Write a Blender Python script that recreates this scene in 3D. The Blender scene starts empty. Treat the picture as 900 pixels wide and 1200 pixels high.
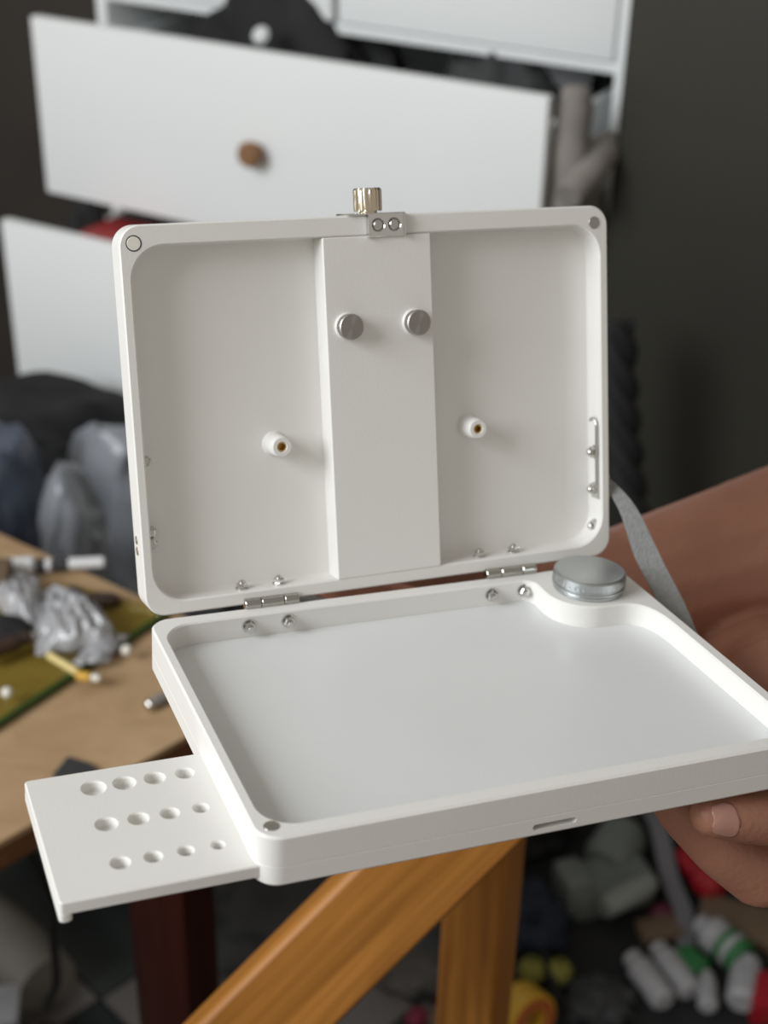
import bpy, bmesh, math, random
from mathutils import Matrix, Vector, noise
random.seed(7)
S = bpy.context.scene
C = bpy.context.collection
R = math.radians

# ------------------------------------------------------------------ camera
FPX = 1707.0
CAMZ = 1.55
MW = Matrix(((0.9997, 0.0238, 0.0), (0.0119, -0.5011, 0.8653), (0.0206, -0.8651, -0.5012)))
cd = bpy.data.cameras.new('camera'); cam = bpy.data.objects.new('camera', cd); C.objects.link(cam)
cx_ = MW @ Vector((1, 0, 0)); cy_ = MW @ Vector((0, -1, 0)); cz_ = MW @ Vector((0, 0, -1))
cm = Matrix((cx_, cy_, cz_)).transposed().to_4x4(); cm.translation = (0, 0, CAMZ)
cam.matrix_world = cm
cd.sensor_fit = 'VERTICAL'; cd.sensor_height = 24.0; cd.sensor_width = 18.0
cd.lens = FPX / 1200 * 24.0
cd.clip_start = 0.02; cd.clip_end = 50
cd.dof.use_dof = True; cd.dof.focus_distance = 0.61; cd.dof.aperture_fstop = 5.2
S.camera = cam

# ------------------------------------------------------------------ light
S.view_settings.view_transform = 'Standard'; S.view_settings.look = 'None'
S.view_settings.gamma = 1.0; S.view_settings.use_curve_mapping = False
S.view_settings.exposure = 0.1
w = bpy.data.worlds.new('world'); S.world = w; w.use_nodes = True
w.node_tree.nodes['Background'].inputs[0].default_value = (1.0, 0.925, 0.83, 1)
w.node_tree.nodes['Background'].inputs[1].default_value = 0.35

def area(name, loc, target, sx, sy, power, col):
    l = bpy.data.lights.new(name, 'AREA'); l.shape = 'RECTANGLE'; l.size = sx; l.size_y = sy
    l.energy = power; l.color = col
    o = bpy.data.objects.new(name, l); C.objects.link(o); o.location = loc
    o.rotation_euler = (Vector(target) - Vector(loc)).to_track_quat('-Z', 'Y').to_euler()
    return o
area('window_daylight', (-2.05, -0.45, 2.50), (0.1, 0.9, 1.1), 1.5, 1.4, 74, (0.94, 0.975, 1.0))

# ------------------------------------------------------------------ helpers
def ray(px, py): return MW @ Vector(((px - 450) / FPX, (py - 600) / FPX, 1))
def at_z(px, py, z):
    d = ray(px, py); s = (z - CAMZ) / d.z; return Vector((0, 0, CAMZ)) + d * s
def at_y(px, py, y):
    d = ray(px, py); s = y / d.y; return Vector((0, 0, CAMZ)) + d * s

def mat(name, col, rough=0.5, metal=0.0, spec=0.5, bump=0.0, bscale=50, var=0.0, vscale=8, **kw):
    m = bpy.data.materials.new(name); m.use_nodes = True
    nt = m.node_tree; b = nt.nodes['Principled BSDF']
    b.inputs['Base Color'].default_value = (*col, 1); b.inputs['Roughness'].default_value = rough
    b.inputs['Metallic'].default_value = metal; b.inputs['Specular IOR Level'].default_value = spec
    for k, v in kw.items():
        b.inputs[k.replace('_', ' ')].default_value = v
    tc = nt.nodes.new('ShaderNodeTexCoord')
    if var:
        n = nt.nodes.new('ShaderNodeTexNoise'); n.inputs['Scale'].default_value = vscale; n.inputs['Detail'].default_value = 5
        nt.links.new(tc.outputs['Object'], n.inputs['Vector'])
        r = nt.nodes.new('ShaderNodeValToRGB')
        r.color_ramp.elements[0].position = .3; r.color_ramp.elements[1].position = .7
        r.color_ramp.elements[0].color = (*[c * (1 - var) for c in col], 1)
        r.color_ramp.elements[1].color = (*[min(1, c * (1 + var)) for c in col], 1)
        nt.links.new(n.outputs['Fac'], r.inputs[0]); nt.links.new(r.outputs[0], b.inputs['Base Color'])
    if bump:
        n = nt.nodes.new('ShaderNodeTexNoise'); n.inputs['Scale'].default_value = bscale; n.inputs['Detail'].default_value = 4
        nt.links.new(tc.outputs['Object'], n.inputs['Vector'])
        bn = nt.nodes.new('ShaderNodeBump'); bn.inputs['Strength'].default_value = bump; bn.inputs['Distance'].default_value = .002
        nt.links.new(n.outputs['Fac'], bn.inputs['Height']); nt.links.new(bn.outputs[0], b.inputs['Normal'])
    return m

def wood(name, c0, c1, rough=0.4, stretch=(1.2, 22, 22), scale=3.0, coat=0.0):
    m = bpy.data.materials.new(name); m.use_nodes = True; nt = m.node_tree; b = nt.nodes['Principled BSDF']
    b.inputs['Roughness'].default_value = rough; b.inputs['Coat Weight'].default_value = coat; b.inputs['Specular IOR Level'].default_value = .22
    tc = nt.nodes.new('ShaderNodeTexCoord'); mp = nt.nodes.new('ShaderNodeMapping')
    mp.inputs['Scale'].default_value = stretch
    n = nt.nodes.new('ShaderNodeTexNoise'); n.inputs['Scale'].default_value = scale; n.inputs['Detail'].default_value = 8
    n.inputs['Roughness'].default_value = .6; n.inputs['Distortion'].default_value = .6
    r = nt.nodes.new('ShaderNodeValToRGB'); r.color_ramp.elements[0].position = .3; r.color_ramp.elements[1].position = .72
    r.color_ramp.elements[0].color = (*c0, 1); r.color_ramp.elements[1].color = (*c1, 1)
    nt.links.new(tc.outputs['Object'], mp.inputs['Vector']); nt.links.new(mp.outputs[0], n.inputs['Vector'])
    nt.links.new(n.outputs['Fac'], r.inputs[0]); nt.links.new(r.outputs[0], b.inputs['Base Color'])
    bn = nt.nodes.new('ShaderNodeBump'); bn.inputs['Strength'].default_value = .15; bn.inputs['Distance'].default_value = .001
    nt.links.new(n.outputs['Fac'], bn.inputs['Height']); nt.links.new(bn.outputs[0], b.inputs['Normal'])
    return m

M = {}
M['plastic'] = mat('white_plastic', (.775, .765, .735), .42, spec=.4, bump=.06, bscale=900, var=.012, vscale=25)
M['palette'] = mat('palette_white', (.705, .72, .72), .33, spec=.5, bump=.03, bscale=600, var=.02, vscale=14)
M['steel'] = mat('steel', (.62, .61, .58), .22, 1.0)
M['chrome'] = mat('bright_steel', (.80, .80, .78), .12, 1.0)
M['darksteel'] = mat('magnet_nickel', (.45, .44, .41), .16, 1.0)
M['alu'] = mat('aluminium', (.52, .545, .555), .33, 1.0, bump=.03, bscale=700)
M['brass'] = mat('brass', (.60, .42, .17), .28, 1.0)
M['nickelbrass'] = mat('nickel_brass', (.72, .64, .49), .2, 1.0)
M['socket'] = mat('dark_socket', (.03, .03, .03), .6)
M['strap'] = mat('grey_webbing', (.26, .265, .26), .75, bump=.5, bscale=900, var=.1, vscale=300)
M['dresser'] = mat('dresser_white', (.86, .885, .89), .4, var=.012, vscale=3)
M['knobwood'] = wood('knob_wood', (.20, .10, .05), (.31, .175, .09), .45, (8, 8, 8), 3)
M['black'] = mat('black_cloth', (.012, .012, .013), .8, var=.3, vscale=20)
M['charcoal'] = mat('charcoal_cloth', (.035, .036, .038), .7, var=.35, vscale=15)
M['greycloth'] = mat('grey_cloth', (.25, .23, .21), .8, var=.2, vscale=12)
M['red'] = mat('red_card', (.30, .02, .018), .5, var=.1, vscale=20)
M['bag'] = mat('grey_polythene', (.22, .235, .26), .3, spec=.6, bump=.7, bscale=28, var=.35, vscale=9)
M['bluebag'] = mat('bluegrey_polythene', (.075, .09, .125), .35, spec=.5, bump=.7, bscale=22, var=.3, vscale=8)
M['tabletop'] = wood('table_plywood', (.36, .235, .125), (.50, .345, .20), .55, (4, 7, 7), 3.0)
M['tableedge'] = wood('table_edge', (.13, .06, .028), (.21, .10, .045), .5)
M['leg'] = wood('mahogany', (.020, .003, .0015), (.04, .007, .003), .5)
M['orange'] = wood('varnished_pine', (.20, .072, .011), (.46, .195, .038), .4, (1.0, 26, 26), 3.2, 0)
def sheet(name, tint, gloss, grough, diff=None, dmix=0.0):
    m = bpy.data.materials.new(name); m.use_nodes = True; nt = m.node_tree; nt.nodes.clear()
    out = nt.nodes.new('ShaderNodeOutputMaterial'); tr = nt.nodes.new('ShaderNodeBsdfTransparent'); tr.inputs[0].default_value = (*tint, 1)
    gb = nt.nodes.new('ShaderNodeBsdfGlossy'); gb.inputs['Roughness'].default_value = grough
    mx = nt.nodes.new('ShaderNodeMixShader'); mx.inputs[0].default_value = gloss
    src = tr.outputs[0]
    if diff:
        df = nt.nodes.new('ShaderNodeBsdfDiffuse'); df.inputs[0].default_value = (*diff, 1); m2 = nt.nodes.new('ShaderNodeMixShader'); m2.inputs[0].default_value = dmix
        nt.links.new(tr.outputs[0], m2.inputs[1]); nt.links.new(df.outputs[0], m2.inputs[2]); src = m2.outputs[0]
    nt.links.new(src, mx.inputs[1]); nt.links.new(gb.outputs[0], mx.inputs[2]); nt.links.new(mx.outputs[0], out.inputs[0]); return m
M['glass'] = sheet('green_glass_sheet', (.86, .87, .66), .05, .05)
M['clearbag'] = None
M['glassedge'] = mat('green_glass_edge', (.035, .085, .02), .15)
M['clearbag'] = sheet('clear_polythene', (.90, .90, .91), .10, .3, (.60, .61, .64), .42)
M['cream'] = mat('cream_plastic', (.80, .78, .70), .35)
M['yellow'] = mat('yellow_paint', (.62, .36, .03), .4)
M['paleyellow'] = mat('pale_yellow', (.74, .60, .26), .5)
M['darkbrown'] = mat('dark_brown', (.045, .022, .014), .5, var=.3, vscale=40)
M['shadedwhite'] = mat('shaded_white', (.36, .36, .375), .5, var=.1, vscale=30)  # white lowered to hold the shade that falls on the floor
M['white'] = mat('white_plain', (.74, .75, .76), .45)
M['greenp'] = mat('green_plastic', (.03, .16, .05), .4)
M['redp'] = mat('red_plastic', (.33, .012, .022), .35)
M['toolgrey'] = mat('pale_greygreen', (.16, .18, .165), .5, var=.12, vscale=20)  # grey-green lowered too, floor shade worked into the colour
M['navy'] = mat('navy_cloth', (.012, .018, .035), .8, var=.3, vscale=15)
M['tan'] = mat('tan_card', (.15, .10, .062), .7, var=.15, vscale=12)
M['lime'] = mat('lime_yarn', (.22, .22, .04), .8)
M['walldark'] = mat('dark_olive_wall', (.027, .026, .019), .55, var=.16, vscale=2.2)
M['wallbrown'] = mat('dark_brown_wall', (.03, .024, .019), .7, var=.25, vscale=3)
M['floor'] = mat('dark_floor', (.02, .022, .022), .6, var=.3, vscale=4)
M['tile_d'] = mat('dark_tile', (.028, .036, .035), .3, var=.15, vscale=6)
M['tile_l'] = mat('light_tile', (.15, .14, .133), .35, var=.15, vscale=6)
M['skin'] = mat('skin', (.355, .165, .108), .48, spec=.35, bump=.25, bscale=260, var=.12, vscale=14, Subsurface_Weight=0.08, Subsurface_Scale=0.01)
M['nail'] = mat('nail', (.42, .22, .17), .3)
M['shirt'] = mat('dark_shirt', (.03, .032, .035), .85, var=.2, vscale=30)

def knob_metal(name, col):
    m = bpy.data.materials.new(name); m.use_nodes = True; nt = m.node_tree; b = nt.nodes['Principled BSDF']
    b.inputs['Base Color'].default_value = (*col, 1); b.inputs['Metallic'].default_value = 1; b.inputs['Roughness'].default_value = .32
    b.inputs['Anisotropic'].default_value = .85
    t = nt.nodes.new('ShaderNodeTangent'); t.direction_type = 'RADIAL'; t.axis = 'Z'
    nt.links.new(t.outputs[0], b.inputs['Tangent']); return m
M['turned'] = knob_metal('turned_steel', (.38, .365, .345))

def mk(name, bm, m, parent=None, ang=35, loc=None, mtx=None, kind=None):
    bmesh.ops.recalc_face_normals(bm, faces=bm.faces[:])
    me = bpy.data.meshes.new(name); bm.to_mesh(me); bm.free()
    if ang:
        me.polygons.foreach_set('use_smooth', [True] * len(me.polygons)); me.set_sharp_from_angle(angle=R(ang))
    me.materials.append(M[m] if isinstance(m, str) else m)
    o = bpy.data.objects.new(name, me); C.objects.link(o)
    if mtx is not None: o.matrix_basis = mtx
    if loc is not None: o.location = loc
    if parent: o.parent = parent
    if kind: o['kind'] = kind
    return o
def tag(o, label, cat, group=None):
    o['label'] = label; o['category'] = cat
    if group: o['group'] = group
    return o
def empty(name, mtx=None, loc=None):
    o = bpy.data.objects.new(name, None); C.objects.link(o); o.empty_display_size = .02
    if mtx is not None: o.matrix_world = mtx
    if loc is not None: o.location = loc
    return o
def cp(o, parent=None, mtx=None):
    c = o.copy(); C.objects.link(c)
    if parent: c.parent = parent
    if mtx is not None: c.matrix_basis = mtx
    return c

def rrect(x0, y0, x1, y1, r, n=8):
    L = []
    for cx, cy, a in ((x1 - r, y0 + r, -90), (x1 - r, y1 - r, 0), (x0 + r, y1 - r, 90), (x0 + r, y0 + r, 180)):
        for i in range(n + 1):
            t = R(a + 90 * i / n); L.append((cx + r * math.cos(t), cy + r * math.sin(t)))
    return L
def circle(cx, cy, r, n=28): return [(cx + r * math.cos(2 * math.pi * i / n), cy + r * math.sin(2 * math.pi * i / n)) for i in range(n)]
def offset(L, d):     # CCW loop, d>0 grows outward
    n = len(L); out = []
    for i in range(n):
        a = Vector(L[i - 1]); p = Vector(L[i]); b = Vector(L[(i + 1) % n])
        n1 = (p - a); n2 = (b - p)
        n1 = Vector((n1.y, -n1.x)).normalized() if n1.length > 1e-9 else Vector((0, 0))
        n2 = Vector((n2.y, -n2.x)).normalized() if n2.length > 1e-9 else n1
        nn = n1 + n2
        if nn.length < 1e-6: nn = n1
        nn.normalize(); k = max(.5, nn.dot(n1)) if n1.length else 1
        q = p + nn * (d / k); out.append((q.x, q.y))
    return out
def ringv(bm, L, z): return [bm.verts.new((x, y, z)) for x, y in L]
def bridge(bm, a, b):
    n = len(a)
    for i in range(n): bm.faces.new((a[i], a[(i + 1) % n], b[(i + 1) % n], b[i]))
def loop_edges(bm, a):
    n = len(a); return [bm.edges.get((a[i], a[(i + 1) % n])) or bm.edges.new((a[i], a[(i + 1) % n])) for i in range(n)]
def solid(bm, outer, holes=(), z0=0, z1=1, c1=.4, c0=.4, hc=.4, floor=None, fil=.8):
    """prism with chamfered edges; holes go through, or down to `floor`"""
    rs = []
    if c0: rs.append(ringv(bm, offset(outer, -c0), z0)); rs.append(ringv(bm, outer, z0 + c0))
    else: rs.append(ringv(bm, outer, z0))
    if c1: rs.append(ringv(bm, outer, z1 - c1)); rs.append(ringv(bm, offset(outer, -c1), z1))
    else: rs.append(ringv(bm, outer, z1))
    for a, b in zip(rs, rs[1:]): bridge(bm, a, b)
    top = loop_edges(bm, rs[-1]); bot = loop_edges(bm, rs[0])
    for h in holes:
        hs = [ringv(bm, offset(h, hc), z1), ringv(bm, h, z1 - hc)]
        if floor is None: hs += [ringv(bm, h, z0)]
        else: hs += [ringv(bm, h, floor + fil), ringv(bm, offset(h, -fil * .4), floor + fil * .3), ringv(bm, offset(h, -fil), floor)]
        for a, b in zip(hs, hs[1:]): bridge(bm, a, b)
        top += loop_edges(bm, hs[0])
        if floor is None: bot += loop_edges(bm, hs[-1])
        else: bmesh.ops.triangle_fill(bm, edges=loop_edges(bm, hs[-1]), use_beauty=True, normal=(0, 0, 1))
    bmesh.ops.triangle_fill(bm, edges=top, use_beauty=True, normal=(0, 0, 1))
    bmesh.ops.triangle_fill(bm, edges=bot, use_beauty=True, normal=(0, 0, -1))
    return bm
def mm(bm, s=.001):
    bmesh.ops.scale(bm, vec=(s, s, s), verts=bm.verts[:]); return bm
def lathe(bm, prof, n=32, mtx=Matrix()):
    rs = []
    for r, z in prof:
        if r < 1e-7: rs.append([bm.verts.new(mtx @ Vector((0, 0, z)))])
        else: rs.append([bm.verts.new(mtx @ Vector((r * math.cos(2 * math.pi * i / n), r * math.sin(2 * math.pi * i / n), z))) for i in range(n)])
    for a, b in zip(rs, rs[1:]):
        for i in range(n):
            j = (i + 1) % n
            if len(a) == 1 and len(b) == 1: continue
            if len(a) == 1: bm.faces.new((a[0], b[i], b[j]))
            elif len(b) == 1: bm.faces.new((a[i], a[j], b[0]))
            else: bm.faces.new((a[i], a[j], b[j], b[i]))
    return bm
def tube(bm, pts, rad, n=10, caps=True):
    pts = [Vector(p) for p in pts]; rads = rad if isinstance(rad, (list, tuple)) else [rad] * len(pts)
    rs = []; up = Vector((0, 0, 1)); prev = None
    for i, p in enumerate(pts):
        t = (pts[min(i + 1, len(pts) - 1)] - pts[max(i - 1, 0)]).normalized()
        if prev is None:
            a = t.cross(up)
            if a.length < .1: a = t.cross(Vector((1, 0, 0)))
        else: a = prev - t * prev.dot(t)
        a.normalize(); prev = a; b = t.cross(a)
        rs.append([bm.verts.new(p + (a * math.cos(2 * math.pi * k / n) + b * math.sin(2 * math.pi * k / n)) * rads[i]) for k in range(n)])
    for a, b in zip(rs, rs[1:]): bridge(bm, a, b)
    if caps: bm.faces.new(rs[0]); bm.faces.new(rs[-1])
    return bm
def smooth_path(pts, n=6):
    pts = [Vector(p) for p in pts]; out = []
    for i in range(len(pts) - 1):
        p0 = pts[max(i - 1, 0)]; p1 = pts[i]; p2 = pts[i + 1]; p3 = pts[min(i + 2, len(pts) - 1)]
        for k in range(n):
            t = k / n
            out.append(.5 * ((2 * p1) + (p2 - p0) * t + (2 * p0 - 5 * p1 + 4 * p2 - p3) * t * t + (3 * p1 - p0 - 3 * p2 + p3) * t ** 3))
    out.append(pts[-1]); return out
def box(bm, x0, y0, z0, x1, y1, z1, bev=0.0, mtx=Matrix()):
    g = bmesh.ops.create_cube(bm, size=1)
    vs = g['verts']
    for v in vs: v.co = Vector(((x0 + x1) / 2 + v.co.x * (x1 - x0), (y0 + y1) / 2 + v.co.y * (y1 - y0), (z0 + z1) / 2 + v.co.z * (z1 - z0)))
    if bev:
        es = list({e for v in vs for e in v.link_edges})
        r = bmesh.ops.bevel(bm, geom=es, offset=bev, segments=2, affect='EDGES', profile=.6)
        vs = list({v for f in r['faces'] for v in f.verts} | {v for v in vs if v.is_valid})
    for v in vs: v.co = mtx @ v.co
    return bm
def B(): return bmesh.new()
def axis_m(loc, axis):
    q = Vector(axis).to_track_quat('Z', 'Y'); return Matrix.Translation(loc) @ q.to_matrix().to_4x4()
def blob(bm, rx, ry, rz, seed=0, amp=.25, freq=3.0, sub=4, flat=True, ridge=False):
    g = bmesh.ops.create_icosphere(bm, subdivisions=sub, radius=1)
    for v in g['verts']:
        d = v.co.normalized()
        nz = noise.fractal(d * freq + Vector((seed * 7.1, seed * 3.3, 1.7)), 1.0, 2.0, 4)
        if ridge: nz = (abs(nz) * -1.6 + .35)
        k = 1 + amp * nz
        z = d.z * rz * k
        v.co = Vector((d.x * rx * k, d.y * ry * k, z))
        if flat and v.co.z < 0: v.co.z *= .25
    zmin = min(v.co.z for v in g['verts'])
    for v in g['verts']: v.co.z -= zmin
    return bm

# ------------------------------------------------------------------ setting
def struct(name, bm, m, label=None, **k):
    o = mk(name, bm, m, **k); o['kind'] = 'structure'
    if label: o['label'] = label
    return o
bm = B(); box(bm, -3.2, -1.5, -.06, 2.6, 3.6, -.012); floor = struct('floor', bm, 'floor', ang=0)
# chequered tiles: one corner is seen left of the table leg
tv = at_z(118, 1168, 0); TS = .30
tb = B(); box(tb, 0, 0, -.012, TS - .004, TS - .004, 0, .0015); tile_meshes = []
tl0 = None
for i in range(-4, 5):
    for j in range(-3, 5):
        m_ = 'tile_d' if (i + j) % 2 == 0 else 'tile_l'
        loc = tv + Matrix.Rotation(R(45), 3, 'Z') @ Vector((i * TS, j * TS, 0))
        src = [t for t in tile_meshes if t[0] == m_]
        if not src:
            b2 = tb.copy(); o = mk('tile', b2, m_, floor, ang=30); tile_meshes.append((m_, o))
        else: o = cp(src[0][1], floor)
        o.matrix_basis = Matrix.Translation(loc) @ Matrix.Rotation(R(45), 4, 'Z')
tb.free()

# dresser frame of reference
DA = R(29); De = Vector((math.cos(DA), -math.sin(DA), 0)); Dn = Vector((-math.sin(DA), -math.cos(DA), 0))
DO = at_y(35, 20, 2.3); DO.z = 0
DM = Matrix((( De.x, -Dn.x, 0, DO.x), (De.y, -Dn.y, 0, DO.y), (0, 0, 1, 0), (0, 0, 0, 1)))   # local x = width, y = into dresser, z up

bm = B(); box(bm, -1.6, .95, 0, 2.6, 1.05, 2.6, mtx=DM); struct('wall_back', bm, 'wallbrown', ang=0)
bm = B(); box(bm, .925, .10, 0, 2.7, .16, 2.6, .004, mtx=DM); struct('wall_right', bm, 'walldark', ang=30)
bm = B(); box(bm, -3.4, .30, 0, -.12, .36, 2.6, .004, mtx=DM); struct('wall_left', bm, 'wallbrown', ang=30)

# ------------------------------------------------------------------ dresser
dr = empty('dresser', DM); tag(dr, 'white chest of drawers with two lower drawers pulled open', 'dresser')
YC = .18      # closed front plane
bm = B()
box(bm, -.02, YC, .02, .0, .62, 1.42, .002); box(bm, .885, YC - .004, .02, .918, .62, 1.42, .003)
box(bm, -.02, .60, .02, .918, .62, 1.42); box(bm, -.03, YC - .012, 1.42, .928, .63, 1.45, .003)
box(bm, .0, YC + .006, 1.074, .885, .6, 1.089, .001); box(bm, .0, YC + .03, .788, .885, .6, .802)
box(bm, .0, YC + .03, .49, .885, .6, .503); box(bm, -.02, YC + .01, .02, .918, .6, .07)
mk('body', bm, 'dresser', dr, 30)
def drawer(x0, x1, z0, z1, y, depth, knob=True, tilt=0):
    d = mk('drawer', solid_front(x0, x1, z0, z1), 'dresser', dr, 30, mtx=Matrix.Translation((0, y, 0)))
    if depth:
        bm = B(); t = .014; zz = z1 - .055
        box(bm, x0 + .02, .018, z0 + .02, x0 + .02 + t, depth, zz, .001); mk('side_panel', bm, 'dresser', d, 30)
        bm = B(); box(bm, x1 - .02 - t, .018, z0 + .02, x1 - .02, depth, zz, .001); mk('side_panel', bm, 'dresser', d, 30)
        bm = B(); box(bm, x0 + .034, .018, z0 + .03, x1 - .034, depth, z0 + .038); mk('bottom_panel', bm, 'dresser', d, 30)
    if knob:
        bm = B(); lathe(bm, [(0, 0), (.011, 0), (.010, .008), (.018, .014), (.0195, .024), (.016, .030), (0, .031)], 24,
                        axis_m(((x0 + x1) / 2 - .018, 0, (z0 + z1) / 2 - .004), (0, -1, 0)))
        mk('knob', bm, 'knobwood', d, 40)
    return d
def solid_front(x0, x1, z0, z1):
    bm = B(); box(bm, x0, 0, z0, x1, .018, z1, .003); return bm
drawer(.004, .432, 1.092, 1.40, YC - .002, 0)
drawer(.442, .880, 1.092, 1.40, YC - .002, 0)
drawer(.0, .866, .803, 1.079, .0, .50)
drawer(-.006, .860, .500, .785, -.105, .50)
drawer(.0, .862, .09, .485, YC - .002, 0)

def dplace(o, x, y, z): o.matrix_world = DM @ Matrix.Translation((x, y, z)); return o
# things stuffed into the open drawers
def cloth(name, dims, loc, m, label, cat, seed, amp=.3, group=None, sub=4, rot=0):
    bm = B(); blob(bm, *dims, seed=seed, amp=amp, freq=2.4, sub=sub)
    o = mk(name, bm, m, ang=60); tag(o, label, cat, group)
    o.matrix_world = DM @ Matrix.Translation(loc) @ Matrix.Rotation(R(rot), 4, 'Z'); return o
cloth('black_garment', (.19, .14, .26), (.32, .25, .845), 'black', 'crumpled black garment bulging above the upper open drawer', 'clothing', 1, .25)
cloth('black_garment', (.11, .10, .185), (.70, .22, .845), 'charcoal', 'charcoal garment stuffed in the right half of the upper open drawer', 'clothing', 2, .25)
cloth('black_garment', (.045, .07, .19), (.80, .42, .845), 'black', 'black cloth added to darken the right back corner of the upper open drawer', 'clothing', 8, .12)  # added to keep the poorly lit dresser interior black here
bm = B(); lathe(bm, [(0, 0), (.010, .001), (.014, .006), (.010, .012), (0, .013)], 20); o = mk('white_button', bm, 'white', ang=50)
tag(o, 'small round white button on the black garment in the drawer', 'button')
o.matrix_world = DM @ Matrix.Translation((.36, .10, 1.075)) @ Matrix.Rotation(R(60), 4, 'X')
# grey rolled bundles at the right end of the upper open drawer
def roll(pts, r, label, m='greycloth'):
    bm = B(); P = smooth_path(pts, 5); n = len(P)
    tube(bm, P, [r * (.55 + .45 * math.sin(math.pi * min(1, max(0, (i + 1.2) / (n + 1.4))))) * (1 + .06 * math.sin(i * 2.1)) for i in range(n)], 16)
    bmesh.ops.transform(bm, matrix=DM, verts=bm.verts[:])
    return tag(mk('cloth_roll', bm, m, ang=70), label, 'cloth', 'grey cloth rolls in the upper drawer')
roll([(.884, .045, .83), (.884, .045, .96), (.884, .048, 1.06), (.884, .05, 1.085)], .024, 'grey cloth roll standing upright beside the drawer front edge')
roll([(.903, .005, .955), (.908, .07, .985), (.910, .125, .998)], .025, 'grey cloth roll lying across the drawer end')
roll([(.888, .125, .80), (.888, .125, .86), (.888, .125, .93)], .026, 'short grey cloth roll wedged below the crossing roll', 'greycloth')
# lower open drawer
bm = B(); box(bm, 0, 0, 0, .14, .10, .235, .004); o = mk('red_box', bm, 'red', ang=30); tag(o, 'dark red box standing in the lower open drawer', 'box'); dplace(o, .115, -.07, .541)
bm = B(); box(bm, .012, -.0015, .03, .128, 0, .2, .0004); mk('front_label', bm, mat('dark_red_label', (.14, .012, .012), .5), o)
cloth('black_garment', (.17, .13, .21), (.45, .10, .545), 'black', 'black cloth beside the red box in the lower open drawer', 'clothing', 4)

cloth('black_garment', (.045, .05, .20), (.065, .02, .545), 'black', 'black cloth at the left end of the lower open drawer', 'clothing', 5, .15)
# dark bundle of cord hanging in front of the dark wall, right of the lid
bm = B()
hp = [at_y(724 + dx, y, 1.75) for y, dx in ((380, 0), (440, 2), (500, 6), (560, 12), (620, 20), (700, 24))]
P = smooth_path(hp, 6)
for k in range(3):
    Q = []
    for i, p in enumerate(P):
        a = i * .55 + k * 2.094; Q.append(p + Vector((.013 * math.cos(a), .013 * math.sin(a), 0)))
    tube(bm, Q, .013, 8)
tag(mk('twisted_rope', bm, 'black', ang=60), 'thick black twisted rope hanging against the dark wall', 'rope')

# ------------------------------------------------------------------ sacks between dresser and table
def sack(name, px, ytop, y, rx, ry, m, label, seed, amp=.3, lean=0.0, rot=0):
    t = at_y(px, ytop, y); h = t.z
    bm = B(); g = bmesh.ops.create_icosphere(bm, subdivisions=5, radius=1)
    for v in g['verts']:
        d = v.co.normalized(); nz = noise.fractal(Vector((d.x * 1.6, d.y * 1.6, d.z * 2.4)) + Vector((seed * 3.1, seed, 0)), 1, 2, 4)
        k = 1 + amp * (abs(nz) * -1.3 + .35)
        tz = (d.z + 1) / 2; pw = (1 - abs(d.z) ** 5) ** .2 / max(1e-3, math.sqrt(max(1e-6, 1 - d.z * d.z)))
        k *= 1 + .12 * noise.fractal(d * 5 + Vector((seed, 0, 0)), 1, 2, 3)
        v.co = Vector((d.x * rx * k * min(pw, 3), d.y * ry * k * min(pw, 3), h * tz * (1 + .10 * nz) - lean * d.x * max(0, tz - .5)))
    zm = min(v.co.z for v in bm.verts)
    for v in bm.verts: v.co.z -= zm
    o = mk(name, bm, m, ang=80); o.location = (t.x, t.y, 0); tag(o, label, 'bag', 'polythene sacks on the floor'); return o
sack('polythene_sack', 150, 500, 1.80, .105, .06, 'bag', 'tall pale grey polythene sack beside the lid of the paint box', 1, .35, -.16)
sack('polythene_sack', 80, 578, 1.56, .042, .05, 'bag', 'small shiny grey polythene sack between the table and the tall sack', 5, .4, -.03)
sack('polythene_sack', -10, 520, 1.70, .07, .07, 'bluebag', 'blue-grey polythene sack at the left edge of the view', 9, .35, .10)
sack('black_sack', 48, 455, 1.99, .16, .05, 'black', 'black sack standing below the lower open drawer', 12)

# ------------------------------------------------------------------ table
TZ = .75
c0 = at_z(355, 785, TZ); f1 = at_z(10, 981, TZ); b1 = at_z(0, 625, TZ)
fd = (f1 - c0).normalized(); bd = (b1 - c0).normalized()
quad = [c0, c0 + bd * .85, c0 + bd * .85 + fd * .75, c0 + fd * .75]
tx = bd; ty = fd
tbl = empty('work_table', loc=(c0.x, c0.y, 0)); tag(tbl, 'brown wooden work table with a dark red leg', 'table')
def tl(v): return (v.x - c0.x, v.y - c0.y)
bm = B(); solid(bm, [tl(q) for q in quad], z0=TZ - .006, z1=TZ, c1=.0006, c0=.0002); mk('table_top', bm, 'tabletop', tbl, 30)
ctr = (quad[0] + quad[2]) / 2
inn = [q + (ctr - q).normalized() * .002 for q in quad]
bm = B(); solid(bm, [tl(q) for q in inn], z0=TZ - .030, z1=TZ - .0062, c1=.0004, c0=.001); mk('edge_board', bm, 'tableedge', tbl, 30)
la = math.atan2(fd.y, fd.x)
def tleg(p):
    bm = B(); box(bm, -.7, -.0275, -.0275, 0, .0275, .0275, .003)
    mx = Matrix.Translation((p.x - c0.x, p.y - c0.y, TZ - .031)) @ Matrix.Rotation(la + R(22), 4, 'Z') @ Matrix.Rotation(R(-90), 4, 'Y')
    mx = Matrix.Translation((p.x - c0.x, p.y - c0.y, TZ - .031)) @ Matrix.Rotation(la + R(22), 4, 'Z') @ Matrix(((0, 0, 1, 0), (0, 1, 0, 0), (1, 0, 0, 0), (0, 0, 0, 1)))
    bmesh.ops.scale(bm, vec=((TZ - .031) / .7, 1, 1), verts=bm.verts[:])
    return mk('leg', bm, 'leg', tbl, 30, mtx=mx)
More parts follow.
